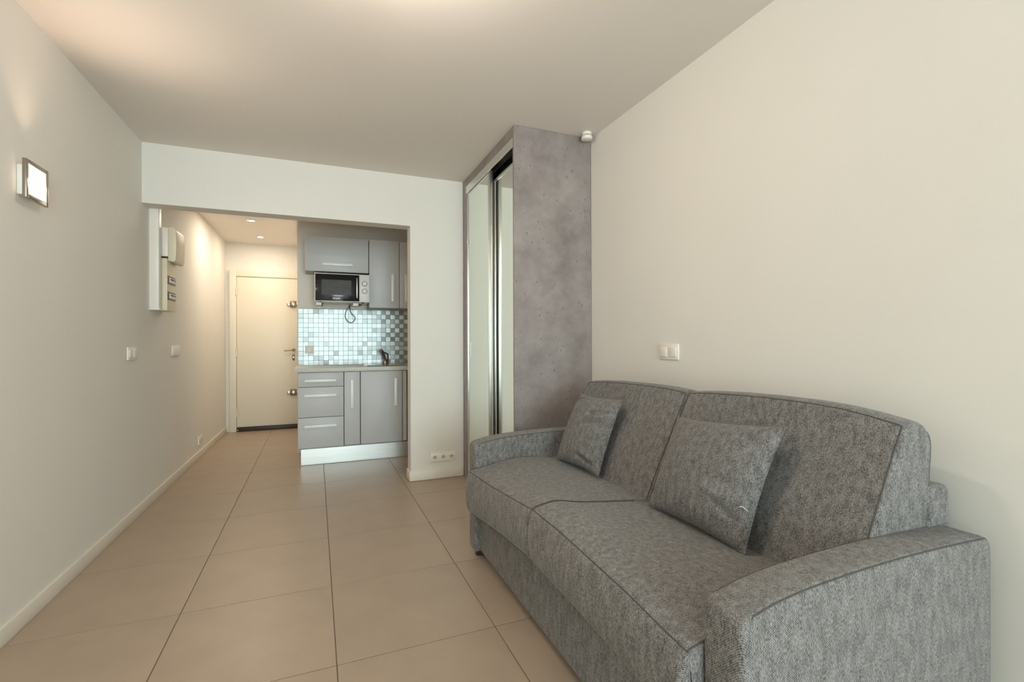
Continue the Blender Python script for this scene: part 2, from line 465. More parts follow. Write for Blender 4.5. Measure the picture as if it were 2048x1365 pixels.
# ------------------------------------------------------------------ wardrobe
wd = thing('wardrobe', ((WX + XR) / 2, (WY + D1) / 2, 0), 'tall concrete-look sliding wardrobe with two mirror doors in the corner', 'wardrobe')
BX('side_panel', CONC, wd, WX, XR - 0.004, WY, WY + 0.019, 0.0, H - 0.002, 0.001, 1)
BX('side_panel', CONC, wd, WX, XR - 0.004, D1 - 0.026, D1 - 0.003, 0.0, H - 0.002, 0.001, 1)
BX('filler_strip', CONC, wd, WX + 0.003, WX + 0.02, 3.875, D1 - 0.028, 0.0, H - 0.002, 0.001, 1)
BX('fascia', CONC, wd, WX + 0.003, WX + 0.020, WY + 0.020, 3.873, 2.464, H - 0.002, 0.001, 1)
BX('back_panel', BLACK, wd, XR - 0.010, XR - 0.004, WY + 0.02, D1 - 0.028, 0.02, H - 0.01)
tr = MB().box(WX + 0.004, WX + 0.010, WY + 0.020, 3.873, 2.400, 2.462, 0.001, 1).box(WX + 0.010, WX + 0.100, WY + 0.020, 3.873, 2.452, 2.462).build('top_rail', ALU, wd)
BX('rail_channel', DARKP, tr, WX + 0.046, WX + 0.052, WY + 0.020, 3.873, 2.395, 2.452)
BX('rail_channel', DARKP, tr, WX + 0.094, WX + 0.100, WY + 0.020, 3.873, 2.340, 2.452)
BX('bottom_rail', ALU, wd, WX + 0.006, WX + 0.100, WY + 0.020, 3.873, 0.0, 0.022, 0.002)
def sliding(name, x, y0, y1, z0, z1, seal):
    d = BX(name, MIRROR, wd, x, x + 0.006, y0 + 0.028, y1 - 0.028, z0 + 0.03, z1 - 0.02)
    for a, b_ in ((y0, y0 + 0.028), (y1 - 0.028, y1)):
        MB().box(x - 0.006, x + 0.022, a, a + 0.009, z0, z1, 0.002).box(x - 0.006, x + 0.022, b_ - 0.009, b_, z0, z1, 0.002).box(x + 0.002, x + 0.020, a + 0.008, b_ - 0.008, z0, z1).build('stile', ALU, d)
    BX('top_trim', ALU, d, x - 0.004, x + 0.018, y0 + 0.028, y1 - 0.028, z1 - 0.022, z1, 0.001, 1)
    BX('bottom_trim', ALU, d, x - 0.004, x + 0.018, y0 + 0.028, y1 - 0.028, z0, z0 + 0.04, 0.001, 1)
    BX('back_board', BLACK, d, x + 0.007, x + 0.020, y0 + 0.03, y1 - 0.03, z0 + 0.03, z1 - 0.02)
    if seal: BX('brush_seal', DARKP, d, x + 0.023, x + 0.030, y0 + 0.004, y0 + 0.022, z0, z1)
    return d
d1 = sliding('mirror_door', WX + 0.018, 3.300, 3.873, 0.024, 2.415, True)
BX('finger_pull', STEEL, d1, WX + 0.0165, WX + 0.0185, 3.792, 3.806, 1.03, 1.15, 0.0005, 1)
MB().prism([(3.838, 2.005), (3.838, 1.975), (3.868, 1.99)], 'x', WX + 0.006, WX + 0.012).build('corner_clip', PLASTIC, d1)
d2 = sliding('mirror_door', WX + 0.062, WY + 0.022, 3.330, 0.024, 2.352, False)

# ------------------------------------------------------------------ kitchen base units, worktop, sink, tap
YF = 4.825
def bar_handle(parent, x0, x1, z0, z1, yf):
    b = MB()
    if x1 - x0 > z1 - z0:
        b.box(x0, x1, yf - 0.030, yf - 0.022, z0, z1, 0.002).box(x0, x0 + 0.010, yf - 0.026, yf, z0 + .002, z1 - .002, 0.001).box(x1 - 0.010, x1, yf - 0.026, yf, z0 + .002, z1 - .002, 0.001)
    else:
        b.box(x0, x1, yf - 0.030, yf - 0.022, z0, z1, 0.002).box(x0 + .002, x1 - .002, yf - 0.026, yf, z0, z0 + 0.010, 0.001).box(x0 + .002, x1 - .002, yf - 0.026, yf, z1 - 0.010, z1, 0.001)
    return b.build('handle', HANDLE, parent)
def front(name, parent, x0, x1, z0, z1, yf, th=0.019):
    return BX(name, CAB, parent, x0, x1, yf, yf + th, z0, z1, 0.0015, 2)

u = thing('drawer_unit', (0.003, 5.1, 0), 'grey base unit with three drawers nearest the entrance door', 'cabinet')
BX('body', CARC, u, -0.193, 0.205, YF + 0.021, YK - 0.012, 0.152, 0.870)
for (z0, z1, hz) in ((0.736, 0.868, 0.793), (0.452, 0.730, 0.654), (0.164, 0.446, 0.368)):
    d = front('drawer_front', u, -0.195, 0.203, z0, z1, YF)
    bar_handle(d, -0.139, 0.139, hz - 0.0125, hz + 0.0125, YF)
u = thing('narrow_cabinet', (0.282, 5.1, 0), 'narrow grey base unit between the drawers and the sink unit', 'cabinet')
BX('body', CARC, u, 0.209, 0.356, YF + 0.021, YK - 0.012, 0.152, 0.870)
d = front('cabinet_door', u, 0.210, 0.353, 0.168, 0.868, YF); bar_handle(d, 0.266, 0.292, 0.523, 0.797, YF)
u = thing('sink_cabinet', (0.56, 5.1, 0), 'wide grey base unit under the sink with a vertical handle', 'cabinet')
BX('body', CARC, u, 0.360, 0.760, YF + 0.021, YK - 0.012, 0.152, 0.870)
d = front('cabinet_door', u, 0.361, 0.755, 0.166, 0.868, YF); bar_handle(d, 0.677, 0.704, 0.526, 0.797, YF)
BX('filler_strip', CAB, u, 0.763, 0.800, YF + 0.004, YF + 0.022, 0.166, 0.868, 0.001, 1)
tag(MB().box(-0.172, 1.08, 4.855, 4.868, 0.002, 0.150, 0.001, 1).box(-0.172, -0.160, 4.868, YK - 0.03, 0.002, 0.150).build('kitchen_plinth', STEEL, None),
    'brushed metal plinth under the grey base units', 'plinth')
wt = tag(BX('worktop', WORK, None, -0.226, XKR - 0.004, 4.800, YK - 0.004, 0.873, 0.913, 0.003),
    'pale grey laminate worktop over the base units', 'worktop')
sk = thing('sink', (0.72, 5.06, 0.913), 'stainless steel inset sink in the right of the worktop', 'sink')
sx0, sx1, sy0, sy1 = 0.42, 1.02, 4.865, 5.36
b = MB()
def rr(x0, x1, y0, y1, r, n=6):
    out = []
    for cx, cy, a0 in ((x1 - r, y1 - r, 0), (x0 + r, y1 - r, 90), (x0 + r, y0 + r, 180), (x1 - r, y0 + r, 270)):
        for k in range(n + 1):
            a = math.radians(a0 + 90 * k / n); out.append((cx + r * math.cos(a), cy + r * math.sin(a)))
    return out
o_ = rr(sx0, sx1, sy0, sy1, 0.06); i_ = rr(sx0 + 0.07, sx1 - 0.07, sy0 + 0.05, sy1 - 0.10, 0.06); j_ = rr(sx0 + 0.09, sx1 - 0.09, sy0 + 0.07, sy1 - 0.12, 0.05)
o2 = rr(sx0 + 0.01, sx1 - 0.01, sy0 + 0.01, sy1 - 0.01, 0.055)
b.grid([[(x, y, 0.9132) for x, y in o_], [(x, y, 0.922) for x, y in o2], [(x, y, 0.920) for x, y in i_], [(x, y, 0.9145) for x, y in j_]], closed_v=True)
b.build('sink_rim', SINKM, sk)
MB().prism(rr(sx0 + 0.09, sx1 - 0.09, sy0 + 0.07, sy1 - 0.12, 0.05), 'z', 0.9134, 0.9146).build('basin', SINKM, sk)
MB().cyl((0.72, 5.04, 0.9146), (0.72, 5.04, 0.917), 0.035).build('drain', TAPM, sk)
tp = thing('kitchen_tap', (0.652, 5.30, 0.921), 'dark chrome single-lever tap behind the sink', 'tap')
MB().cyl((0.650, 5.30, 0.9205), (0.650, 5.30, 0.955), 0.026, 0.022, bev=0.002).build('tap_base', TAPM, tp)
MB().tube(smooth_path([(0.650, 5.30, 0.950), (0.638, 5.285, 0.995), (0.618, 5.255, 1.040), (0.600, 5.22, 1.066)], 6), 0.016, 12).build('spout', TAPM, tp)
MB().cyl((0.600, 5.222, 1.066), (0.586, 5.20, 1.056), 0.015, 0.014).build('spout_tip', NICKEL, tp)
MB().tube([(0.614, 5.262, 1.062), (0.640, 5.29, 1.040), (0.680, 5.32, 1.022), (0.684, 5.325, 1.0), (0.680, 5.325, 0.925)], 0.0085, 8).build('lever', TAPM, tp)

# mosaic splashback
bs = thing('mosaic_splashback', (0.43, YK - 0.003, 0.915), 'checkered brushed metal mosaic splashback between worktop and wall units', 'splashback')
BX('adhesive_bed', TGROUT, bs, XK + 0.004, XKR - 0.002, YK - 0.004, YK - 0.0005, 0.914, 1.506)
def tile_mesh(m, idx):
    s, t, bv = 0.0482, 0.0048, 0.0010
    bm = bmesh.new(); bmesh.ops.create_cube(bm, size=1.0)
    for v in bm.verts: v.co = Vector((v.co.x * s, v.co.y * t, v.co.z * s))
    bmesh.ops.bevel(bm, geom=[e for e in bm.edges if all(v.co.y < 0 for v in e.verts)], offset=bv, segments=1, affect='EDGES')
    uv = bm.loops.layers.uv.new('UVMap')
    for f in bm.faces:
        for l in f.loops: l[uv].uv = (l.vert.co.x / s + .5, l.vert.co.z / s + .5)
    me = bpy.data.meshes.new('mosaic_tile'); bm.to_mesh(me); bm.free(); me.materials.append(m)
    return me
tmesh = [tile_mesh(STILE[0], 0), tile_mesh(STILE[1], 1)]
PT = 0.0493
for cx in range(23):
    for cz in range(12):
        o = place('tile', tmesh[(cx + cz) % 2], (XK + 0.006 + PT * (cx + 0.5), YK - 0.0066, 1.504 - PT * (cz + 0.5)), bs)
        o.rotation_euler = (random.gauss(0, 0.024), 0, random.gauss(0, 0.024))

# ------------------------------------------------------------------ wall units
YU = 5.10
u = thing('flap_cabinet', (0.16, 5.26, 1.862), 'wide grey wall unit with a horizontal handle above the microwave', 'cabinet')
BX('body', CARC, u, -0.138, 0.460, YU + 0.021, YK - 0.001, 1.864, 2.206)
d = front('flap_door', u, -0.141, 0.461, 1.862, 2.208, YU); bar_handle(d, 0.021, 0.303, 1.919, 1.946, YU)
u = thing('tall_wall_cabinet', (0.62, 5.26, 1.509), 'taller grey wall unit right of the microwave with a vertical handle', 'cabinet')
BX('body', CARC, u, 0.468, 0.772, YU + 0.021, YK - 0.001, 1.511, 2.208)
d = front('cabinet_door', u, 0.468, 0.771, 1.509, 2.212, YU); bar_handle(d, 0.687, 0.713, 1.576, 1.862, YU)
u = thing('corner_wall_cabinet', (0.93, 5.26, 1.509), 'grey wall unit partly hidden behind the column', 'cabinet')
BX('body', CARC, u, 0.778, 1.085, YU + 0.021, YK - 0.001, 1.511, 2.208)
d = front('cabinet_door', u, 0.776, 1.085, 1.509, 2.212, YU); bar_handle(d, 0.826, 0.852, 1.576, 1.862, YU)

# ------------------------------------------------------------------ microwave on brackets
for k, (x0, x1, lab) in enumerate(((-0.040, 0.010, 'white wall bracket under the left end of the microwave'), (0.303, 0.354, 'white wall bracket under the right end of the microwave'))):
    br = thing('microwave_bracket', ((x0 + x1) / 2, 5.41, 1.515), lab, 'bracket', 'brackets carrying the microwave')
    BX('arm', PLASTIC, br, x0 + 0.008, x1 - 0.008, 5.03, YK - 0.004, 1.530, 1.5445, 0.002)
    BX('end_cap', PLASTIC, br, x0, x1, 5.000, 5.032, 1.515, 1.5445, 0.003)
    BX('wall_plate', PLASTIC, br, x0, x1, YK - 0.010, YK - 0.001, 1.508, 1.5445, 0.002)
    BX('cap_slot', DARKP, br, x1 - 0.006, x1 + 0.014, 5.02, 5.06, 1.512, 1.540, 0.002)
mw = thing('microwave', (0.2035, 5.19, 1.545), 'white and black microwave oven hung under the flap cabinet', 'microwave')
BX('housing', MWHITE, mw, -0.053, 0.4595, 5.012, 5.375, 1.555, 1.830, 0.004)
for fx in (0.0, 0.40):
    for fy in (5.06, 5.33):
        MB().cyl((fx, fy, 1.545), (fx, fy, 1.556), 0.012, seg=12).build('foot', DARKP, mw)
dr = BX('door', MBLACK, mw, -0.046, 0.361, 4.998, 5.012, 1.560, 1.824, 0.003)
BX('window', MWIN, dr, 0.010, 0.287, 4.9965, 4.999, 1.618, 1.768, 0.001, 1)
BX('handle', ALU, dr, 0.335, 0.345, 4.986, 4.998, 1.593, 1.795, 0.003)
MB().box(-0.053, -0.046, 4.999, 5.013, 1.555, 1.830, 0.001, 1).box(-0.046, 0.3615, 4.999, 5.013, 1.555, 1.560).box(-0.046, 0.3615, 4.999, 5.013, 1.824, 1.830).build('door_surround', MWHITE, mw)
pn = BX('control_panel', MWHITE, mw, 0.3625, 0.4595, 4.999, 5.013, 1.555, 1.830, 0.002)
for z in (1.741, 1.665):
    kn = MB().cyl((0.413, 4.982, z), (0.413, 4.999, z), 0.0215, 0.0225, bev=0.002).build('knob', MWHITE, pn)
    MB().cyl((0.413, 4.997, z), (0.413, 4.9995, z), 0.0265).build('knob_ring', DARKP, kn)
fc = bpy.data.curves.new('lettering', 'FONT'); fc.body = 'brandt'; fc.size = 0.025; fc.offset = 0.0005; fc.align_x = 'CENTER'; fc.extrude = 0.0004
to = bpy.data.objects.new('lettering_tmp', fc); COL.objects.link(to)
bpy.context.view_layer.update()
dg = bpy.context.evaluated_depsgraph_get()
tme = bpy.data.meshes.new_from_object(to.evaluated_get(dg)); bpy.data.objects.remove(to)
tme.transform(Matrix.Rotation(PI / 2, 4, 'X')); tme.materials.append(PLASTIC)
place('lettering', tme, (0.147, 4.9972, 1.579), dr)
cord = [(0.292, 5.34, 1.556), (0.284, 5.36, 1.530), (0.257, 5.362, 1.487), (0.246, 5.364, 1.429), (0.266, 5.366, 1.384), (0.303, 5.368, 1.362), (0.338, 5.366, 1.385), (0.344, 5.364, 1.420), (0.304, 5.364, 1.469), (0.294, 5.372, 1.510), (0.292, 5.384, 1.540), (0.290, 5.392, 1.57)]
MB().tube(smooth_path(cord, 6), 0.0038, 8).build('power_cord', DARKP, mw)

# ------------------------------------------------------------------ sockets and switches
def plate(name, loc, label, cat, normal, w, h, parts, m=PLASTIC):
    """wall plate of width w centred at loc on a wall; normal '+x','-x' or '-y'. parts(add) adds details in local (u right, v up, n out)"""
    t = thing(name, loc, label, cat)
    L = Vector(loc)
    if normal == '+x': U, Nn = Vector((0, 1, 0)), Vector((1, 0, 0))
    elif normal == '-x': U, Nn = Vector((0, -1, 0)), Vector((-1, 0, 0))
    else: U, Nn = Vector((1, 0, 0)), Vector((0, -1, 0))
    def add(nm, u0, u1, v0, v1, n0, n1, mm, bev=0.001, parent=None):
        A = L + U * u0 + Vector((0, 0, v0)) + Nn * n0; B = L + U * u1 + Vector((0, 0, v1)) + Nn * n1
        return BX(nm, mm, parent or t, min(A.x, B.x), max(A.x, B.x), min(A.y, B.y), max(A.y, B.y), min(A.z, B.z), max(A.z, B.z), bev)
    def disc(nm, u_, v_, n0, n1, r, mm, parent=None):
        A = L + U * u_ + Vector((0, 0, v_))
        return MB().cyl(A + Nn * n0, A + Nn * n1, r, seg=20).build(nm, mm, parent or t)
    add('cover_plate', -w / 2, w / 2, -h / 2, h / 2, 0.0, 0.009, m, 0.003)
    parts(add, disc)
    return t
def rockers(n, w):
    def f(add, disc):
        for k in range(n):
            c = -w / 2 + w * (k + 0.5) / n; hw = w / n * 0.36
            r = add('rocker', c - hw, c + hw, -0.026, 0.024, 0.009, 0.0125, PLASTIC, 0.0012)
            add('rocker_gap', c - hw * 0.85, c + hw * 0.85, -0.0285, -0.0262, 0.0085, 0.0095, SOCKD, 0.0, r)
    return f
def sockets(n, w):
    def f(add, disc):
        for k in range(n):
            c = -w / 2 + w * (k + 0.5) / n
            s = disc('socket_well', c, 0.0, 0.009, 0.0095, 0.021, PLASTIC)
            disc('socket_face', c, 0.0, 0.0092, 0.0100, 0.0175, SOCKD, s)
            disc('pin_hole', c - 0.010, 0.001, 0.0098, 0.0104, 0.0038, DARKP, s)
            disc('pin_hole', c + 0.010, 0.001, 0.0098, 0.0104, 0.0038, DARKP, s)
            disc('earth_pin', c, 0.010, 0.0098, 0.0130, 0.0035, NICKEL, s)
    return f
plate('light_switch', (XL, 3.755, 1.083), 'white double light switch on the left wall near the beam', 'switch', '+x', 0.155, 0.082, rockers(2, 0.15))
plate('light_switch', (XL, 4.755, 1.086), 'white triple switch on the corridor wall below the meter cabinets', 'switch', '+x', 0.22, 0.084, rockers(3, 0.22))
plate('light_switch', (XR, 2.015, 1.095), 'white double light switch on the wall above the sofa', 'switch', '-x', 0.150, 0.082, rockers(2, 0.142))
plate('wall_socket', (XL, 5.622, 0.172), 'white double socket low on the corridor wall above the skirting', 'socket', '+x', 0.155, 0.082, sockets(2, 0.15))
plate('wall_socket', (0.960, D1, 0.181), 'white triple socket low on the column beside the wardrobe', 'socket', '-y', 0.216, 0.076, sockets(3, 0.216))
plate('wall_socket', (-0.106, YK - 0.0092, 1.078), 'cream single switch plate on the mosaic splashback', 'switch', '-y', 0.084, 0.080, rockers(1, 0.07))

# ------------------------------------------------------------------ electrical boxes in the corridor
td = thing('cable_trunking', (XL + 0.03, 4.13, 1.39), 'vertical white cable trunking behind the left end of the beam', 'trunking')
BX('cover', PLASTIC, td, XL, XL + 0.058, D1 + TB + 0.004, 4.165, 1.402, HC - 0.001, 0.003)
BX('end_cap', PLASTIC, td, XL, XL + 0.062, D1 + TB + 0.001, 4.185, 1.388, 1.402, 0.002)
ep = thing('fuse_box', (XL + 0.045, 4.31, 1.39), 'cream fuse box with two breaker windows beside the white trunking', 'electrical box')
BX('housing', CREAMP, ep, XL, XL + 0.085, 4.195, 4.420, 1.390, 1.775, 0.004)
for z in (1.618, 1.500):
    w = BX('breaker_window', MWIN, ep, XL + 0.085, XL + 0.088, 4.205, 4.395, z - 0.030, z + 0.032, 0.001, 1)
    BX('breaker', PLASTIC, w, XL + 0.086, XL + 0.094, 4.235, 4.365, z - 0.018, z + 0.018, 0.002)
    BX('breaker_toggle', DARKP, w, XL + 0.092, XL + 0.102, 4.245, 4.355, z + 0.002, z + 0.010, 0.001)
mb = thing('meter_box', (XL + 0.07, 4.33, 1.75), 'white meter box with a curved cover above the cream fuse box', 'electrical box')
prof = smooth_path([(XL + 0.088, 1.758, 0), (XL + 0.128, 1.756, 0), (XL + 0.136, 1.80, 0), (XL + 0.139, 1.88, 0), (XL + 0.136, 1.96, 0), (XL + 0.126, 2.003, 0), (XL + 0.088, 2.005, 0)], 5)
BX('base', PLASTIC, mb, XL, XL + 0.087, 4.205, 4.440, 1.790, 2.003, 0.003)
MB().prism([(p[0], p[1]) for p in prof], 'y', 4.203, 4.442, 0.002).build('cover', CREAMP, mb)
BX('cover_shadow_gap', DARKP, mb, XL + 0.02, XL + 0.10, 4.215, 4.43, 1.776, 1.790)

# ------------------------------------------------------------------ smoke detector
sd = thing('smoke_detector', (1.632, 2.722, H - 0.05), 'round white smoke detector on the ceiling at the wardrobe corner', 'smoke detector')
MB().cyl((1.632, 2.722, H - 0.018), (1.632, 2.722, H), 0.031, 0.031, seg=28).build('mount', PLASTIC, sd)
MB().cyl((1.632, 2.722, H - 0.046), (1.632, 2.722, H - 0.022), 0.036, 0.035, seg=32, bev=0.005).build('body', PLASTIC, sd)
MB().cyl((1.632, 2.722, H - 0.051), (1.632, 2.722, H - 0.045), 0.016, 0.024, seg=24, bev=0.002).build('sensor_cap', SOCKD, sd)
MB().cyl((1.632, 2.722, H - 0.024), (1.632, 2.722, H - 0.016), 0.024, seg=24).build('vent_gap', DARKP, sd)

# ------------------------------------------------------------------ recessed spots in the corridor
for yy, lab in ((5.712, 'recessed ceiling spot nearer the beam in the corridor'), (6.566, 'recessed ceiling spot nearer the entrance door')):
    sp = thing('ceiling_spot', (-0.682, yy, HC), lab, 'spotlight', 'recessed spots in the corridor')
    b = MB(); rows = []
    for (r, z) in ((0.046, HC - 0.0005), (0.045, HC - 0.006), (0.036, HC - 0.007), (0.033, HC - 0.0015)):
        rows.append([(-0.682 + r * math.cos(2 * PI * k / 28), yy + r * math.sin(2 * PI * k / 28), z) for k in range(28)])
    b.grid(rows, closed_v=True).build('trim_ring', NICKEL, sp)
    MB().cyl((-0.682, yy, HC - 0.004), (-0.682, yy, HC - 0.001), 0.032, seg=24).build('lens', SPOT, sp)
    light('corridor_spot_light', 'AREA', (-0.682, yy, HC - 0.014), 8.0 if yy < 6 else 4.2, (1.0, 0.85, 0.66), shape='DISK', size=0.06)

# ------------------------------------------------------------------ wall sconces
def sconce(y, z, label, power):
    s = thing('wall_sconce', (XL + 0.02, y, z - 0.08), label, 'wall lamp')
    BX('wall_box', MWHITE, s, XL, XL + 0.032, y - 0.050, y + 0.050, z - 0.060, z + 0.062, 0.004)
    hw, hh, fwid = 0.084, 0.078, 0.017
    x0, x1 = XL + 0.032, XL + 0.046
    b = MB()
    b.box(x0, x1, y - hw, y - hw + fwid, z - hh, z + hh, 0.002).box(x0, x1, y + hw - fwid, y + hw, z - hh, z + hh, 0.002)
    b.box(x0, x1, y - hw + fwid, y + hw - fwid, z + hh - fwid, z + hh, 0.002).box(x0, x1, y - hw + fwid, y + hw - fwid, z - hh, z - hh + fwid, 0.002)
    b.build('frame', SCONCEM, s)
    BX('glass_plate', GLASSF, s, x0 + 0.003, x1 - 0.003, y - hw + fwid, y + hw - fwid, z - hh + fwid, z + hh - fwid)
    MB().cyl((x1 + 0.004, y - 0.030, z), (x1 + 0.004, y + 0.030, z), 0.010, bev=0.003).build('bulb', BULB, s)
    light('sconce_light', 'AREA', (x1 + 0.022, y, z), power, (1.0, 0.87, 0.73), rot=(0, -PI / 2, 0), shape='SQUARE', size=0.10)
    light('sconce_uplight', 'SPOT', (XL + 0.075, y, z + 0.060), power * 2.1, (1.0, 0.72, 0.52), rot=(PI, math.radians(16), 0), spot_size=1.5, spot_blend=1.0, shadow_soft_size=0.012)
    return s
sconce(2.560, 1.812, 'lit square wall lamp with a metal frame on the left wall', 3.6)

# ------------------------------------------------------------------ ceiling lamp (out of view above the camera)
cl = thing('ceiling_lamp', (0.22, 1.46, H - 0.2), 'short globe pendant lamp in the middle of the living room ceiling', 'ceiling lamp')
MB().cyl((0.22, 1.46, H - 0.02), (0.22, 1.46, H), 0.05, bev=0.004).build('rose', NICKEL, cl)
MB().cyl((0.22, 1.46, H - 0.10), (0.22, 1.46, H - 0.02), 0.008, seg=10).build('stem', NICKEL, cl)
MB().sphere((0.22, 1.46, H - 0.15), 0.05).build('globe', emit_mat('lit_opal_globe', (1.0, 0.88, 0.72), 8.0), cl)
light('ceiling_lamp_light', 'POINT', (0.22, 1.46, H - 0.215), 21, (1.0, 0.87, 0.75), shadow_soft_size=0.05)

# ------------------------------------------------------------------ sofa
sofa = thing('sofa', (1.2, 1.605, 0.0), 'grey twill two-seat sofa bed against the right wall', 'sofa')
YN0, YN1, YF0, YF1 = 0.690, 0.795, 2.412, 2.520      # near arm, far arm
XF, XB = 0.757, 1.650
BX('base', FAB, sofa, 0.787, 1.60, YN1 - 0.002, YF0 + 0.002, 0.035, 0.33, 0.012, 3)
# arms
ap = smooth_path([(0.790, 0.6115, 0), (0.86, 0.626, 0), (0.97, 0.637, 0), (1.14, 0.644, 0), (1.32, 0.645, 0), (1.50, 0.641, 0), (1.60, 0.637, 0)], 5)
def arc(cx, cz, r, a0, a1, n=6):
    return [(cx + r * math.cos(math.radians(a0 + (a1 - a0) * k / n)), cz + r * math.sin(math.radians(a0 + (a1 - a0) * k / n))) for k in range(n + 1)]
prof = [(0.762, 0.036), (XF, 0.06), (XF, 0.572)] + arc(0.793, 0.576, 0.036, 180, 100)[1:] + [(p[0], p[1]) for p in ap[1:]] + arc(1.600, 0.607, 0.030, 90, 10)[1:] + [(1.632, 0.58), (1.628, 0.036)]
def arm(y0, y1):
    a = MB().prism(prof, 'y', y0, y1, bev=0.011, seg=3).build('armrest', FAB, sofa)
    for yy, s in ((y0, 1), (y1, -1)):
        MB().tube([(p[0] + (0.0072 if p[0] < 0.78 else (-0.006 if p[0] > 1.61 else 0)), yy + s * 0.003, p[1] - (0.004 if p[1] > 0.57 else 0)) for p in prof], 0.0021, 6).build('piping', PIPE, a)
arm(YN0, YN1); arm(YF0, YF1)
for (fx, fy) in ((0.80, 0.745), (0.80, 2.465), (1.58, 0.745), (1.58, 2.465)):
    MB().cyl((fx, fy, 0.0), (fx, fy, 0.037), 0.024, 0.028, seg=16).build('foot', WOODD, sofa)
# rear frame
fprof = [(1.545, 0.035), (1.645, 0.035), (1.648, 0.62), (1.644, 0.70)] + arc(1.615, 0.720, 0.028, 0, 90, 5) + [(1.57, 0.750), (1.545, 0.748)]
MB().prism(fprof, 'y', YN1 - 0.010, YF0 + 0.010, bev=0.010, seg=3).build('back_frame', FAB, sofa)

def cushion(name, section, y0, y1, r, inset, ridge, ny=44, mat_=FAB):
    """loft a closed xz section (function of y) from y0 to y1 with rounded ends; ridge: section indices that carry piping"""
    rows = []
    ys = []
    for k in range(9): ys.append(y0 + r * (1 - math.cos(PI / 2 * k / 8)))
    for k in range(1, ny): ys.append(y0 + r + (y1 - y0 - 2 * r) * k / ny)
    for k in range(9): ys.append(y1 - r + r * math.sin(PI / 2 * k / 8))
    for y in ys:
        d = min(y - y0, y1 - y); k_ = 0.0
        if d < r: k_ = inset * (1 - math.sqrt(max(0.0, 1 - (1 - d / r) ** 2)))
        sec = section(y)
        cx = sum(p[0] for p in sec) / len(sec); cz = sum(p[1] for p in sec) / len(sec)
        row = []
        n = len(sec)
        for i, p in enumerate(sec):
            a, c = sec[i - 1], sec[(i + 1) % n]
            tx, tz = c[0] - a[0], c[1] - a[1]; L = math.hypot(tx, tz) or 1
            nx, nz = tz / L, -tx / L
            if nx * (cx - p[0]) + nz * (cz - p[1]) < 0: nx, nz = -nx, -nz
            row.append((p[0] + nx * k_, y, p[1] + nz * k_))
        rows.append(row)
    o = MB().grid(rows, closed_v=True, caps=True).build(name, mat_, sofa, angle=60)
    return o, rows

def section_seat(y):
    zp = interp(y, [0.79, 0.87, 1.02, 1.38, 1.60, 1.71, 2.07, 2.41], [0.488, 0.494, 0.510, 0.530, 0.532, 0.520, 0.488, 0.470])
    zl = interp(y, [0.79, 1.00, 1.28, 1.65, 1.93, 2.41], [0.296, 0.306, 0.320, 0.325, 0.302, 0.245])
    mid = (zp + zl) / 2
    pts = [(1.30, zl + 0.01), (1.00, zl + 0.004), (0.760, zl), (0.735, zl + 0.006), (0.709, zl + 0.035), (0.698, mid), (0.703, zp - 0.045), (0.712, zp - 0.012), (0.722, zp), (0.745, zp + 0.010),
           (0.82, zp + 0.022), (0.92, 0.35 * (zp + 0.028) + 0.65 * 0.523), (1.05, 0.521), (1.18, 0.507), (1.26, 0.495), (1.31, 0.470), (1.32, 0.40)]
    sp = smooth_path([(p[0], p[1], 0) for p in pts], 3, closed=True)
    return [(p[0], p[1]) for p in sp]
def section_back(y):
    zt = interp(y, [0.78, 0.82, 0.88, 0.96, 1.05, 1.20, 1.35, 1.48, 1.55, 1.605, 1.66, 1.74, 1.86, 2.0, 2.15, 2.30, 2.38, 2.43], [0.916, 0.924, 0.935, 0.945, 0.950, 0.951, 0.947, 0.940, 0.934, 0.926, 0.932, 0.936, 0.937, 0.935, 0.931, 0.923, 0.916, 0.908])
    pts = [(1.225, 0.44), (1.243, 0.50), (1.288, 0.60), (1.345, 0.715), (1.405, 0.835), (1.440, zt - 0.022), (1.452, zt), (1.480, zt + 0.008), (1.530, zt + 0.004), (1.560, zt - 0.022), (1.572, zt - 0.065), (1.562, 0.75), (1.548, 0.62), (1.540, 0.45), (1.40, 0.42)]
    sp = smooth_path([(p[0], p[1], 0) for p in pts], 3, closed=True)
    return [(p[0], p[1]) for p in sp]
YC = 1.605
for (ya, yb) in ((YN1 + 0.002, YC - 0.001), (YC + 0.001, YF0 - 0.002)):
    o, rows = cushion('seat_cushion', section_seat, ya, yb, 0.022, 0.012, None)
    ip = 8 * 3       # front top edge
    path = [Vector(rows[4][k]) for k in range(13 * 3, ip, -1)]
    path += [Vector(r_[ip]) for r_ in rows[4:-4]]
    path += [Vector(rows[-5][k]) for k in range(ip + 1, 13 * 3)]
    MB().tube(path, 0.0022, 6).build('piping', PIPE, o)
    il = 3 * 3
    MB().tube([Vector(r_[il]) + Vector((-0.001, 0, -0.001)) for r_ in rows[3:-3]], 0.0022, 6).build('piping', PIPE, o)
for (ya, yb) in ((YN1 - 0.006, YC - 0.001), (YC + 0.001, YF0 + 0.012)):
    o, rows = cushion('back_cushion', section_back, ya, yb, 0.020, 0.013, None)
    it = 6 * 3
    path = [Vector(rows[5][k]) for k in range(1 * 3, it)] + [Vector(r_[it]) for r_ in rows[5:-5]] + [Vector(rows[-6][k]) for k in range(it, 1 * 3, -1)]
    MB().tube(path, 0.0022, 6).build('piping', PIPE, o)
    ir = 10 * 3
    path = [Vector(rows[3][k]) for k in range(13 * 3, ir - 3, -1)] + [Vector(r_[ir - 3]) for r_ in rows[4:-4]] + [Vector(rows[-4][k]) for k in range(ir - 3, 13 * 3)]
    MB().tube(path, 0.0024, 6).build('piping', PIPE, o)

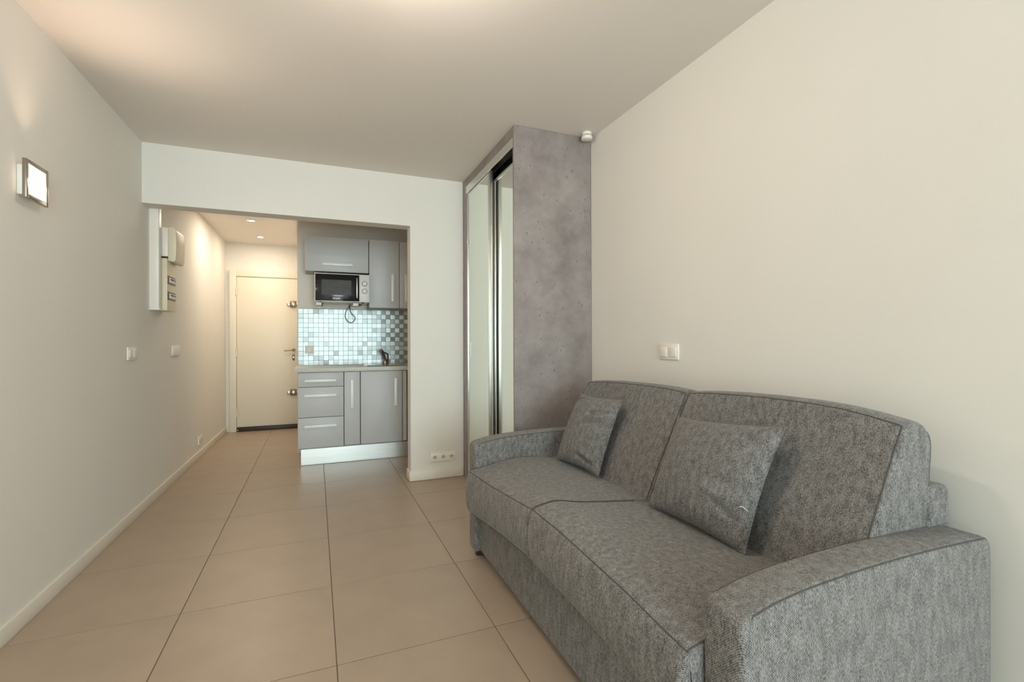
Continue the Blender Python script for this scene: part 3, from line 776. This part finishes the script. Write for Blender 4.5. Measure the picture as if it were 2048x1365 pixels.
# ------------------------------------------------------------------ throw cushions
def pillow(label, BL, BR, TR, TL, thick, folds, thread=None):
    BL, BR, TR, TL = map(Vector, (BL, BR, TR, TL))
    nrm = (BR - BL).cross(TL - BL).normalized()
    c0 = (BL + BR + TR + TL) / 4
    if nrm.x > 0: nrm = -nrm
    n = 72
    def base(s, t):
        a, b_ = (s + 1) / 2, (t + 1) / 2
        p = (BL * (1 - a) + BR * a) * (1 - b_) + (TL * (1 - a) + TR * a) * b_
        return c0 + (p - c0) * (1 - 0.055 * (1 - s * s) * abs(t) ** 3 - 0.055 * (1 - t * t) * abs(s) ** 3)
    def hgt(s, t, side):
        e = max(0.0, (1 - abs(s) ** 2.6)) * max(0.0, (1 - abs(t) ** 2.6))
        h = thick * e ** 0.55
        if side > 0:
            for (s0, t0, s1, t1, amp, wid) in folds:
                dx, dy = s1 - s0, t1 - t0; L2 = dx * dx + dy * dy
                k = ((s - s0) * dx + (t - t0) * dy) / L2
                kk = max(0, min(1, k)); d = math.hypot(s - s0 - kk * dx, t - t0 - kk * dy)
                h += 1.7 * amp * math.exp(-(d / wid) ** 2) * e ** 0.3
        return h
    b = bmesh.new()
    def warp(v): return math.sin(v * PI / 2) * 0.55 + v * 0.45
    g = [[warp(-1 + 2 * i / n) for i in range(n + 1)]][0]
    fr = [[b.verts.new(base(g[i], g[j]) + nrm * hgt(g[i], g[j], 1)) for i in range(n + 1)] for j in range(n + 1)]
    bk = [[None] * (n + 1) for _ in range(n + 1)]
    for j in range(n + 1):
        for i in range(n + 1):
            bk[j][i] = fr[j][i] if (i in (0, n) or j in (0, n)) else b.verts.new(base(g[i], g[j]) - nrm * hgt(g[i], g[j], -1) * 0.55)
    for j in range(n):
        for i in range(n):
            b.faces.new((fr[j][i], fr[j][i + 1], fr[j + 1][i + 1], fr[j + 1][i]))
            b.faces.new((bk[j][i], bk[j + 1][i], bk[j + 1][i + 1], bk[j][i + 1]))
    bmesh.ops.recalc_face_normals(b, faces=list(b.faces))
    t = thing('throw_cushion', (c0.x, c0.y, min(BL.z, BR.z)), label, 'cushion', 'cushions on the sofa')
    m_ = MB(); m_._merge(b); m_.build('cover', FABC, t, angle=80)
    loop = [base(g[i], -1) for i in range(n)] + [base(1, g[j]) for j in range(n)] + [base(g[i], 1) for i in range(n, 0, -1)] + [base(-1, g[j]) for j in range(n, 0, -1)]
    MB().tube(loop, 0.0022, 6, closed=True).build('seam', FABC, t)
    if thread:
        MB().tube(smooth_path([c0 + (base(s, q_) - c0) + nrm * (hgt(s, q_, 1) + 0.003 + dz) for s, q_, dz in thread], 5), 0.0009, 5).build('loose_thread', THREAD, t)
    return t
pillow('small grey cushion at the far end of the sofa by the wardrobe', (1.185, 2.305, 0.518), (1.205, 1.918, 0.520), (1.352, 1.935, 0.868), (1.335, 2.300, 0.862), 0.062,
       [(0.15, 0.42, 0.95, 0.62, -0.010, 0.05), (0.2, 0.30, 0.9, 0.45, 0.006, 0.06), (0.1, 0.15, 0.8, 0.22, -0.005, 0.05), (0.15, -0.72, 0.75, -0.84, -0.012, 0.06), (0.4, -0.60, 0.7, -0.72, 0.008, 0.05), (0.3, -0.25, 0.9, -0.2, -0.004, 0.06), (-0.8, 0.8, -0.55, 0.9, -0.008, 0.05)])
pillow('large grey cushion in the middle of the sofa', (1.178, 1.515, 0.517), (1.178, 1.066, 0.510), (1.332, 1.050, 0.884), (1.330, 1.525, 0.846), 0.066,
       [(0.45, -0.45, 0.85, -0.62, -0.006, 0.07), (0.5, -0.1, 0.9, -0.05, -0.004, 0.08), (0.55, 0.75, 0.9, 0.62, -0.006, 0.07), (0.3, -0.3, 0.6, -0.35, 0.004, 0.08)],
       [(0.86, -0.40, 0.0), (0.89, -0.385, 0.004), (0.92, -0.38, 0.004), (0.965, -0.41, 0.001)])
